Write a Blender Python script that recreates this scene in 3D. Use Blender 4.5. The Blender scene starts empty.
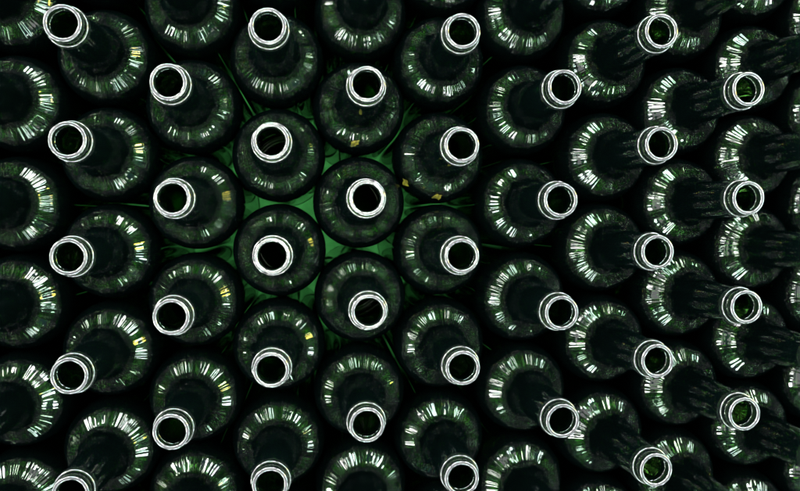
import bpy, bmesh, math, random
from mathutils import Vector, Matrix, Euler

random.seed(11)
sc = bpy.context.scene
COL = sc.collection

# ------------------------------------------------------------------ camera
CAM_LOC = (-0.035732, -0.014498, 0.819785)
CAM_ROT = (-0.032072, -0.107744, -0.002445)
F_PX = 768.48                                  # focal length in photo pixels (photo is 800 wide)
cam = bpy.data.cameras.new("camera")
cam.sensor_fit = 'HORIZONTAL'
cam.sensor_width = 36.0
cam.lens = F_PX * 36.0 / 800.0
cam.clip_start = 0.01
cam.clip_end = 100.0
cam_o = bpy.data.objects.new("camera", cam)
cam_o.location = CAM_LOC
# rows of the camera's axes: R(a) maps camera axes to the world
CAM_MAT = Euler(CAM_ROT, 'XYZ').to_matrix()
cam_o.rotation_euler = CAM_ROT
COL.objects.link(cam_o)
sc.camera = cam_o

# ------------------------------------------------------------------ world + lamps + exposure
w = bpy.data.worlds.new("World")
sc.world = w
w.use_nodes = True
bg = w.node_tree.nodes['Background']
bg.inputs[0].default_value = (0.35, 0.85, 0.85, 1)
bg.inputs[1].default_value = 0.35


def lamp(name, loc, target, sx, sy, power, color):
    l = bpy.data.lights.new(name, 'AREA')
    l.shape = 'RECTANGLE'
    l.size, l.size_y = sx, sy
    l.energy = power
    l.color = color
    o = bpy.data.objects.new(name, l)
    o.location = loc
    d = Vector(target) - Vector(loc)
    if math.hypot(d.x, d.y) > 0.5:                         # an area lamp looks straight down by default
        o.rotation_euler = d.to_track_quat('-Z', 'Y').to_euler()
    COL.objects.link(o)
    return o


for k in range(6):                                          # short rows of lights straight overhead
    lamp("ceiling_light", (-1.9 + 0.76 * k, random.uniform(-.2, .2), 2.4), (-1.9 + 0.76 * k, 0, 0), 0.56, 4.2, 16, (1.0, 0.84, 0.96))
for k in range(30):                                         # upright strip lamps added all round to streak the shoulders
    a = 2 * math.pi * (k + random.uniform(-.3, .3)) / 30
    sx_ = random.uniform(.15, .55)
    sy_ = random.uniform(1.4, 3.8)
    zc_ = random.uniform(1.8, 2.7)
    lamp("added_ring_strip", (4.2 * math.cos(a), 4.2 * math.sin(a), zc_), (0, 0, 0.2), sx_, sy_, sx_ * sy_ * random.uniform(60, 125),
         random.choice([(0.98, 0.96, 0.95), (0.75, 1.0, 0.92), (0.85, 1.0, 0.97)]))
lamp("warm_lamp", (3.0, 0.75, 1.75), (0, 0, 0.2), 0.45, 1.1, 55, (1.0, 0.76, 0.10))
spot = bpy.data.lights.new("added_floor_spot", 'SPOT')  # spot added to brighten the green floor through the middle gaps
spot.energy = 460
spot.spot_size = math.radians(4.6)
spot.spot_blend = 1.0
spot.shadow_soft_size = 0.02
spot.color = (0.9, 1.0, 0.8)
spot_o = bpy.data.objects.new("added_floor_spot", spot)
spot_o.location = (-0.05, 0.01, 6.0)
COL.objects.link(spot_o)

sc.view_settings.view_transform = 'Standard'
sc.view_settings.look = 'None'
sc.view_settings.exposure = 0.12
sc.view_settings.gamma = 1.0
cy = sc.cycles
cy.max_bounces = 28
cy.transmission_bounces = 28
cy.glossy_bounces = 4
cy.diffuse_bounces = 3
cy.blur_glossy = 0.4
cy.caustics_reflective = True
cy.caustics_refractive = True
cy.sample_clamp_indirect = 4.0
cy.use_denoising = True

# ------------------------------------------------------------------ materials


def mat_glass(name, tint, absorb, density, rough=0.0, gloss=0.025):
    m = bpy.data.materials.new(name)
    m.use_nodes = True
    nt = m.node_tree
    nt.nodes.clear()
    out = nt.nodes.new('ShaderNodeOutputMaterial')
    refl = nt.nodes.new('ShaderNodeBsdfGlossy')
    refl.inputs['Roughness'].default_value = rough
    refr = nt.nodes.new('ShaderNodeBsdfRefraction')
    refr.inputs['Color'].default_value = (*tint, 1)
    refr.inputs['IOR'].default_value = 1.52
    refr.inputs['Roughness'].default_value = rough
    fr = nt.nodes.new('ShaderNodeFresnel')
    fr.inputs['IOR'].default_value = 1.52
    k = nt.nodes.new('ShaderNodeMapRange')                  # polished glass with a slightly stronger gloss
    k.inputs['To Min'].default_value = gloss
    nt.links.new(fr.outputs[0], k.inputs['Value'])
    mix = nt.nodes.new('ShaderNodeMixShader')
    nt.links.new(k.outputs[0], mix.inputs[0])
    nt.links.new(refr.outputs[0], mix.inputs[1])
    nt.links.new(refl.outputs[0], mix.inputs[2])
    haze = nt.nodes.new('ShaderNodeBsdfDiffuse')            # an even teal haze put into the surface to lift the blacks
    haze.inputs['Color'].default_value = (0.25, 0.75, 0.70, 1)
    film = nt.nodes.new('ShaderNodeMixShader')
    film.inputs[0].default_value = 0.0019
    nt.links.new(mix.outputs[0], film.inputs[1])
    nt.links.new(haze.outputs[0], film.inputs[2])
    nt.links.new(film.outputs[0], out.inputs['Surface'])
    v = nt.nodes.new('ShaderNodeVolumeAbsorption')
    v.inputs['Color'].default_value = (*absorb, 1)
    v.inputs['Density'].default_value = density
    nt.links.new(v.outputs[0], out.inputs['Volume'])
    return m


def mat_floor():
    m = bpy.data.materials.new("green_painted_floor")
    m.use_nodes = True
    nt = m.node_tree
    b = nt.nodes['Principled BSDF']
    tc = nt.nodes.new('ShaderNodeTexCoord')
    n = nt.nodes.new('ShaderNodeTexNoise')
    n.inputs['Scale'].default_value = 45
    n.inputs['Detail'].default_value = 6
    nt.links.new(tc.outputs['Object'], n.inputs['Vector'])
    r = nt.nodes.new('ShaderNodeValToRGB')
    r.color_ramp.elements[0].position = 0.3
    r.color_ramp.elements[0].color = (0.03, 0.30, 0.06, 1)
    r.color_ramp.elements[1].position = 0.75
    r.color_ramp.elements[1].color = (0.10, 0.66, 0.16, 1)
    nt.links.new(n.outputs['Fac'], r.inputs[0])
    nt.links.new(r.outputs[0], b.inputs['Base Color'])
    b.inputs['Roughness'].default_value = 0.6
    b.inputs['Specular IOR Level'].default_value = 0.2
    return m


GLASS = mat_glass("dark_green_bottle_glass", (0.46, 0.65, 0.36), (0.36, 0.58, 0.22), 300.0)
LIP_GLASS = mat_glass("polished_lip_glass", (0.26, 0.37, 0.14), (0.36, 0.58, 0.16), 420.0, rough=0.2, gloss=0.16)
FLOOR = mat_floor()

# ------------------------------------------------------------------ floor
bm = bmesh.new()
bmesh.ops.create_grid(bm, x_segments=4, y_segments=4, size=1.5)
me = bpy.data.meshes.new("floor")
bm.to_mesh(me)
bm.free()
me.materials.append(FLOOR)
fl = bpy.data.objects.new("floor", me)
fl["kind"] = "structure"
COL.objects.link(fl)

# ------------------------------------------------------------------ the bottle
SEG = 288


def smooth_profile(pts, n=4):
    """Catmull-Rom through (r, z) points in mm."""
    out = []
    for k in range(len(pts) - 1):
        p0 = pts[max(k - 1, 0)]
        p1, p2 = pts[k], pts[k + 1]
        p3 = pts[min(k + 2, len(pts) - 1)]
        for s in range(n):
            t = s / n
            q = []
            for a in range(2):
                q.append(0.5 * (2 * p1[a] + (p2[a] - p0[a]) * t + (2 * p0[a] - 5 * p1[a] + 4 * p2[a] - p3[a]) * t * t
                                + (3 * p1[a] - p0[a] - 3 * p2[a] + p3[a]) * t ** 3))
            out.append(tuple(q))
    out.append(pts[-1])
    return out


OUTER = smooth_profile([(31.5, 0.6), (34.5, 0.4), (36.6, 3.0), (37.7, 8), (37.8, 60), (37.8, 120), (37.8, 166), (37.75, 179),
                        (37.2, 188), (35.5, 196.2), (32.7, 201.8), (29.2, 205.2), (25.3, 207.9), (21.6, 210.8), (18.6, 215.0), (16.7, 222), (15.7, 232),
                        (15.0, 245), (14.1, 258), (13.2, 272), (12.3, 286), (12.0, 290), (11.6, 292.6)])
INNER = smooth_profile([(9.6, 292.6), (9.3, 288), (9.6, 276), (10.6, 260), (11.3, 247), (12.0, 234), (13.2, 223), (15.4, 214.8),
                        (18.6, 209.4), (22.2, 206), (26.0, 203.2), (29.4, 199.4), (32.0, 193.4), (33.6, 185), (34.1, 176), (34.3, 162), (34.3, 120), (34.3, 60),
                        (33.6, 14), (31.5, 8.5), (27.5, 8.0), (21, 14), (12, 22), (4, 25.5), (0, 26)])
PUNT = smooth_profile([(0, 20), (4, 19.5), (12, 16), (21, 8.5), (27, 2.6), (31.5, 0.6)])


def revolve(name, prof, mat, wob=None, closed=False):
    """Closed solid of revolution; prof in mm, r == 0 gives a pole."""
    bm = bmesh.new()
    rings = []
    for k, (r, z) in enumerate(prof):
        if r <= 1e-6:
            rings.append([bm.verts.new((0, 0, z / 1000))])
            continue
        ring = []
        for s in range(SEG):
            a = 2 * math.pi * s / SEG
            rr = r + (wob(k, r, z, a) if wob else 0.0)
            ring.append(bm.verts.new((rr * math.cos(a) / 1000, rr * math.sin(a) / 1000, z / 1000)))
        rings.append(ring)
    pairs = list(zip(rings, rings[1:]))
    if closed:
        pairs.append((rings[-1], rings[0]))
    for A, B in pairs:
        for s in range(SEG):
            t = (s + 1) % SEG
            if len(A) == 1 and len(B) == 1:
                continue
            if len(A) == 1:
                bm.faces.new((A[0], B[t], B[s]))
            elif len(B) == 1:
                bm.faces.new((A[s], A[t], B[0]))
            else:
                bm.faces.new((A[s], A[t], B[t], B[s]))
    bmesh.ops.recalc_face_normals(bm, faces=bm.faces)
    for f in bm.faces:
        f.smooth = True
    me = bpy.data.meshes.new(name)
    bm.to_mesh(me)
    bm.free()
    me.materials.append(mat)
    return me


def make_wobble(seed):
    rnd = random.Random(seed)
    terms = [(n, rnd.uniform(0, 6.28), rnd.uniform(-.05, .05), rnd.gauss(0, 1) * amp)
             for n, amp in ((2, .25), (3, .2), (5, .12), (7, .08), (11, .05), (16, .03), (23, .02))]
    fine = [(rnd.randint(22, 60), rnd.uniform(0, 6.28), rnd.uniform(-.02, .02), rnd.uniform(.02, .06)) for _ in range(7)]
    fine += [(rnd.randint(55, 90), rnd.uniform(0, 6.28), rnd.uniform(-.02, .02), rnd.uniform(.006, .016)) for _ in range(4)]
    fine += [(rnd.randint(14, 44), rnd.uniform(0, 6.28), rnd.choice((-1, 1)) * rnd.uniform(.3, .9), rnd.uniform(.004, .012)) for _ in range(6)]

    def wob(k, r, z, a):
        sh = math.exp(-((z - 207) / 13.0) ** 2)             # ripples of the blown shoulder
        fr = sum(A * math.sin(n * a + p + q * z) for n, p, q, A in fine) * sh
        if k < 10 ** 6:                                     # outside: nearly true
            return 1.1 * fr
        f = min(1.0, max(0.0, (r - 11.0) / 12.0))
        if z < 30 and r < 30:
            return 0.0
        return f * sum(A * math.sin(n * a + p + q * z) for n, p, q, A in terms) - 1.2 * fr
    return wob


def bottle_profile():
    return PUNT + OUTER[1:] + INNER


BODY = []
for v in range(4):
    prof = PUNT[:-1] + OUTER + INNER
    n0 = len(PUNT) - 1 + len(OUTER)
    ww = make_wobble(v + 3)
    BODY.append(revolve("body", prof, GLASS, wob=lambda k, r, z, a, ww=ww: ww(k if k < n0 else 10 ** 6, r, z, a)))


def loop_profile(cx, cz, hx, hz, n=20, p=2.6):
    out = []
    for k in range(n):
        t = 2 * math.pi * k / n
        c, s = math.cos(t), math.sin(t)
        out.append((cx + hx * math.copysign(abs(c) ** (2 / p), c), cz + hz * math.copysign(abs(s) ** (2 / p), s)))
    return out


LIP = []
for v in range(3):
    rl = random.Random(40 + v)
    tl = [(n, rl.uniform(0, 6.28), rl.uniform(.2, 1) * amp) for n, amp in ((2, .10), (3, .07), (5, .05), (9, .03), (17, .02))]
    LIP.append(revolve("lip", loop_profile(10.85, 296.2, 1.65, 3.3, 40, 3.0), LIP_GLASS, closed=True,
                       wob=lambda k, r, z, a, tl=tl: sum(A * math.sin(n * a + p) for n, p, A in tl)))
COLLAR = revolve("collar", loop_profile(13.0, 287.5, 1.1, 3.0, 24, 2.6), LIP_GLASS, closed=True)

# ------------------------------------------------------------------ the rows of bottles
PITCH = 0.077
RIM_Z = 0.2995
# mouths measured on the photograph (photo pixels), to give each bottle its own small lean
MOUTH = {0: [(62, 23), (67, 140), (68, 257), (69, 376), (70, 494.5)],
         1: [(168, 82), (172, 198), (171, 317), (171, 432)],
         2: [(268, 26), (271, 141), (272, 256), (271, 370), (270, 485)],
         3: [(367, 84), (367, 198), (369, 312), (367, 425)],
         4: [(463, 31), (462, 145), (462, 256), (463, 368), (462, 478.5)],
         5: [(565, 87), (561, 200), (562, 313), (563, 421)],
         6: [(662, 31), (662, 144), (658, 252), (658, 361), (656.5, 470)],
         7: [(749, 89), (749, 198), (747, 307), (745, 414)]}

EDGE = {(7, -1): (753, -25)}


def lattice(i, j):
    return Vector(((i - 3) * PITCH * math.sqrt(3) / 2, -((j - 1) + (0.5 if i % 2 else 0.0) - 0.5) * PITCH, 0))


def pixel_at_height(px, py, z):
    d = CAM_MAT @ Vector(((px - 400) / F_PX, (245.5 - py) / F_PX, -1.0))
    c = Vector(CAM_LOC)
    return c + d * ((z - c.z) / d.z)


def project(p):
    q = CAM_MAT.transposed() @ (Vector(p) - Vector(CAM_LOC))
    return 400 + F_PX * q.x / -q.z, 245.5 - F_PX * q.y / -q.z


def in_view(base, margin=0):
    best = False
    for z, r in ((0.0, .037), (.1, .037), (.185, .037), (.22, .025), (.295, .014)):
        x, y = project((base.x, base.y, z))
        rp = r * F_PX / (CAM_LOC[2] - z) + margin
        if -rp < x < 800 + rp and -rp < y < 491 + rp:
            best = True
    return best


def shoulder_shows(base):
    n = 0
    for k in range(16):
        a = math.pi * k / 8
        x, y = project((base.x + .029 * math.cos(a), base.y + .029 * math.sin(a), .206))
        n += 2 < x < 798 and 2 < y < 489
    return n >= 2


NTH = ["first", "second", "third", "fourth", "fifth", "sixth", "seventh", "eighth"]
FROM_TOP = {4: ["topmost", "second from top", "third from top", "lowest"],
            5: ["topmost", "second from top", "middle one", "fourth from top", "lowest"]}


def side_rank(i, j):
    rows = [q for q in range(-4, 10) if shoulder_shows(lattice(i, q))]
    return rows.index(j), len(rows)


def describe(i, j):
    base = lattice(i, j)
    m = MOUTH.get(i)
    if m and 0 <= j < len(m):
        return "dark green bottle, %s in the %s column of open mouths from left" % (FROM_TOP[len(m)][j], NTH[i])
    if not shoulder_shows(base):
        return "dark green wine bottle of the outer rows, its mouth and shoulder outside the frame"
    if m:
        if j < 0:
            return "bottle cut by the top edge, mouth unseen, above the %s column of mouths" % NTH[i]
        return "bottle cut by the bottom edge, mouth unseen, below the %s column of mouths" % NTH[i]
    r, n = side_rank(i, j)
    pos = "topmost" if r == 0 else "lowest" if r == n - 1 else NTH[r] + " from top"
    if i < 0:
        return "wine bottle at the left edge, mouth outside frame, %s of %d there" % (pos, n)
    return "wine bottle at the right edge, mouth outside frame, %s of %d there" % (pos, n)


AXES = []
bottles = 0
for i in range(-4, 13):
    for j in range(-4, 10):
        base = lattice(i, j)
        if not in_view(base, 75):
            continue
        m = MOUTH.get(i)
        k = j
        if (i, j) in EDGE:
            tgt = pixel_at_height(*EDGE[(i, j)], RIM_Z)
        elif m and 0 <= k < len(m):
            tgt = pixel_at_height(m[k][0], m[k][1], RIM_Z)
        else:
            tgt = base + Vector((random.gauss(0, .0010), random.gauss(0, .0010), RIM_Z))
        off = Vector((tgt.x - base.x, tgt.y - base.y, 0))
        shift = off * 0.1
        if shift.length > 0.001:
            shift *= 0.001 / shift.length
        lean = off - shift
        root = bpy.data.objects.new("wine_bottle", None)
        root.empty_display_size = 0.03
        root.location = base + shift
        q = Vector((0, 0, 1)).rotation_difference(Vector((lean.x, lean.y, RIM_Z)).normalized())
        root.rotation_mode = 'QUATERNION'
        root.rotation_quaternion = q @ Euler((0, 0, random.uniform(0, 6.28))).to_quaternion()
        COL.objects.link(root)
        root["label"] = describe(i, j)
        root["category"] = "bottle"
        root["group"] = "empty wine bottles packed in staggered rows"
        for nm, me in (("body", BODY[bottles % 4]), ("lip", LIP[bottles % 3]), ("collar", COLLAR)):
            o = bpy.data.objects.new(nm, me)
            o.parent = root
            COL.objects.link(o)
        AXES.append((root.location.copy(), tgt.copy()))
        bottles += 1

# ------------------------------------------------------------------ solid yellow patches standing in for glints in the shoulder glass
m = bpy.data.materials.new("painted_yellow_glint")  # olive-yellow of the glints, carried as plain colour
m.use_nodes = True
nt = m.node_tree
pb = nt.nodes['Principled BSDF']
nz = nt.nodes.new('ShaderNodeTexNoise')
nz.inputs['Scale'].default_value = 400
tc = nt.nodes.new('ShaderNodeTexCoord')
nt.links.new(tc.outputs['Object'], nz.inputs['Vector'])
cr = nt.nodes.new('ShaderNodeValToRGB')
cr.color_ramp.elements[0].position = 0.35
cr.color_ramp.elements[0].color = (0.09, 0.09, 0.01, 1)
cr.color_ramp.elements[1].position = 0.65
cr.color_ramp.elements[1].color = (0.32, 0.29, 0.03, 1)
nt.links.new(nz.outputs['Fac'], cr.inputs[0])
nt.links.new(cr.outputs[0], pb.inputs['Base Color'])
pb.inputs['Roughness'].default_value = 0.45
GLINT_MAT = m


def outer_radius(z):
    zz = z * 1000
    for (r0, z0), (r1, z1) in zip(OUTER, OUTER[1:]):
        if z0 <= zz <= z1:
            return (r0 + (r1 - r0) * (zz - z0) / max(z1 - z0, 1e-6)) / 1000
    return 0.0


def on_glass(px, py):
    """First point of a bottle's outside met by the view ray through a photo pixel."""
    c = Vector(CAM_LOC)
    z = 0.25
    while z > 0.02:
        p = pixel_at_height(px, py, z)
        for b, t in AXES:
            ax = b.lerp(Vector((t.x, t.y, 0)), z / RIM_Z)
            d = Vector((p.x - ax.x, p.y - ax.y, 0))
            r = outer_radius(z)
            if d.length < r:
                dr = (outer_radius(z + .001) - outer_radius(z - .001)) / .002
                return p, Vector((d.normalized().x, d.normalized().y, -dr)).normalized()
        z -= 0.0004
    return pixel_at_height(px, py, 0.002), Vector((0, 0, 1))


GLINTS = [((406, 182), 4.6, "broad yellow painted glint on a bottle shoulder right of the central bottle"),
          ((437, 196), 4.2, "crumpled yellow painted glint low on the shoulder in the fifth column of mouths"),
          ((355, 143), 4.0, "yellow painted glint below the upper mouth of the fourth column, above the central bottle")]
for n, ((px, py), size, label) in enumerate(GLINTS):
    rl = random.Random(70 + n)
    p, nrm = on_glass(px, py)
    bm = bmesh.new()
    rows_, cols_ = 7, 7
    ph = rl.uniform(0, 6.28)
    grid = []
    for u in range(rows_):
        line = []
        for v in range(cols_):
            a, b = u / (rows_ - 1) * 2 - 1, v / (cols_ - 1) * 2 - 1
            wdt = (1 - abs(a) ** 1.8) * 0.62 + 0.08
            x = a * size * (1 + .3 * rl.uniform(-1, 1))
            y = b * wdt * size * (1 + .55 * rl.uniform(-1, 1))
            zc = 0.5 + 0.22 * size * (0.5 + 0.5 * math.sin(2.2 * a + 2.6 * b + ph)) + .12 * rl.uniform(0, 1)
            line.append(bm.verts.new((x / 1000, y / 1000, zc / 1000)))
        grid.append(line)
    for u in range(rows_ - 1):
        for v in range(cols_ - 1):
            bm.faces.new((grid[u][v], grid[u + 1][v], grid[u + 1][v + 1], grid[u][v + 1]))
    top = list(bm.faces)
    bmesh.ops.solidify(bm, geom=top, thickness=0.00025)
    bmesh.ops.recalc_face_normals(bm, faces=bm.faces)
    me = bpy.data.meshes.new("painted_glint")
    bm.to_mesh(me)
    bm.free()
    me.materials.append(GLINT_MAT)
    o = bpy.data.objects.new("painted_glint", me)
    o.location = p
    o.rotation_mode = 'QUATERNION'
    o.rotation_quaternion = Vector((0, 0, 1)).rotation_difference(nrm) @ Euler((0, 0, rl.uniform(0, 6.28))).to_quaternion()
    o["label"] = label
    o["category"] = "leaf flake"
    o["group"] = "painted yellow glints among the bottles"
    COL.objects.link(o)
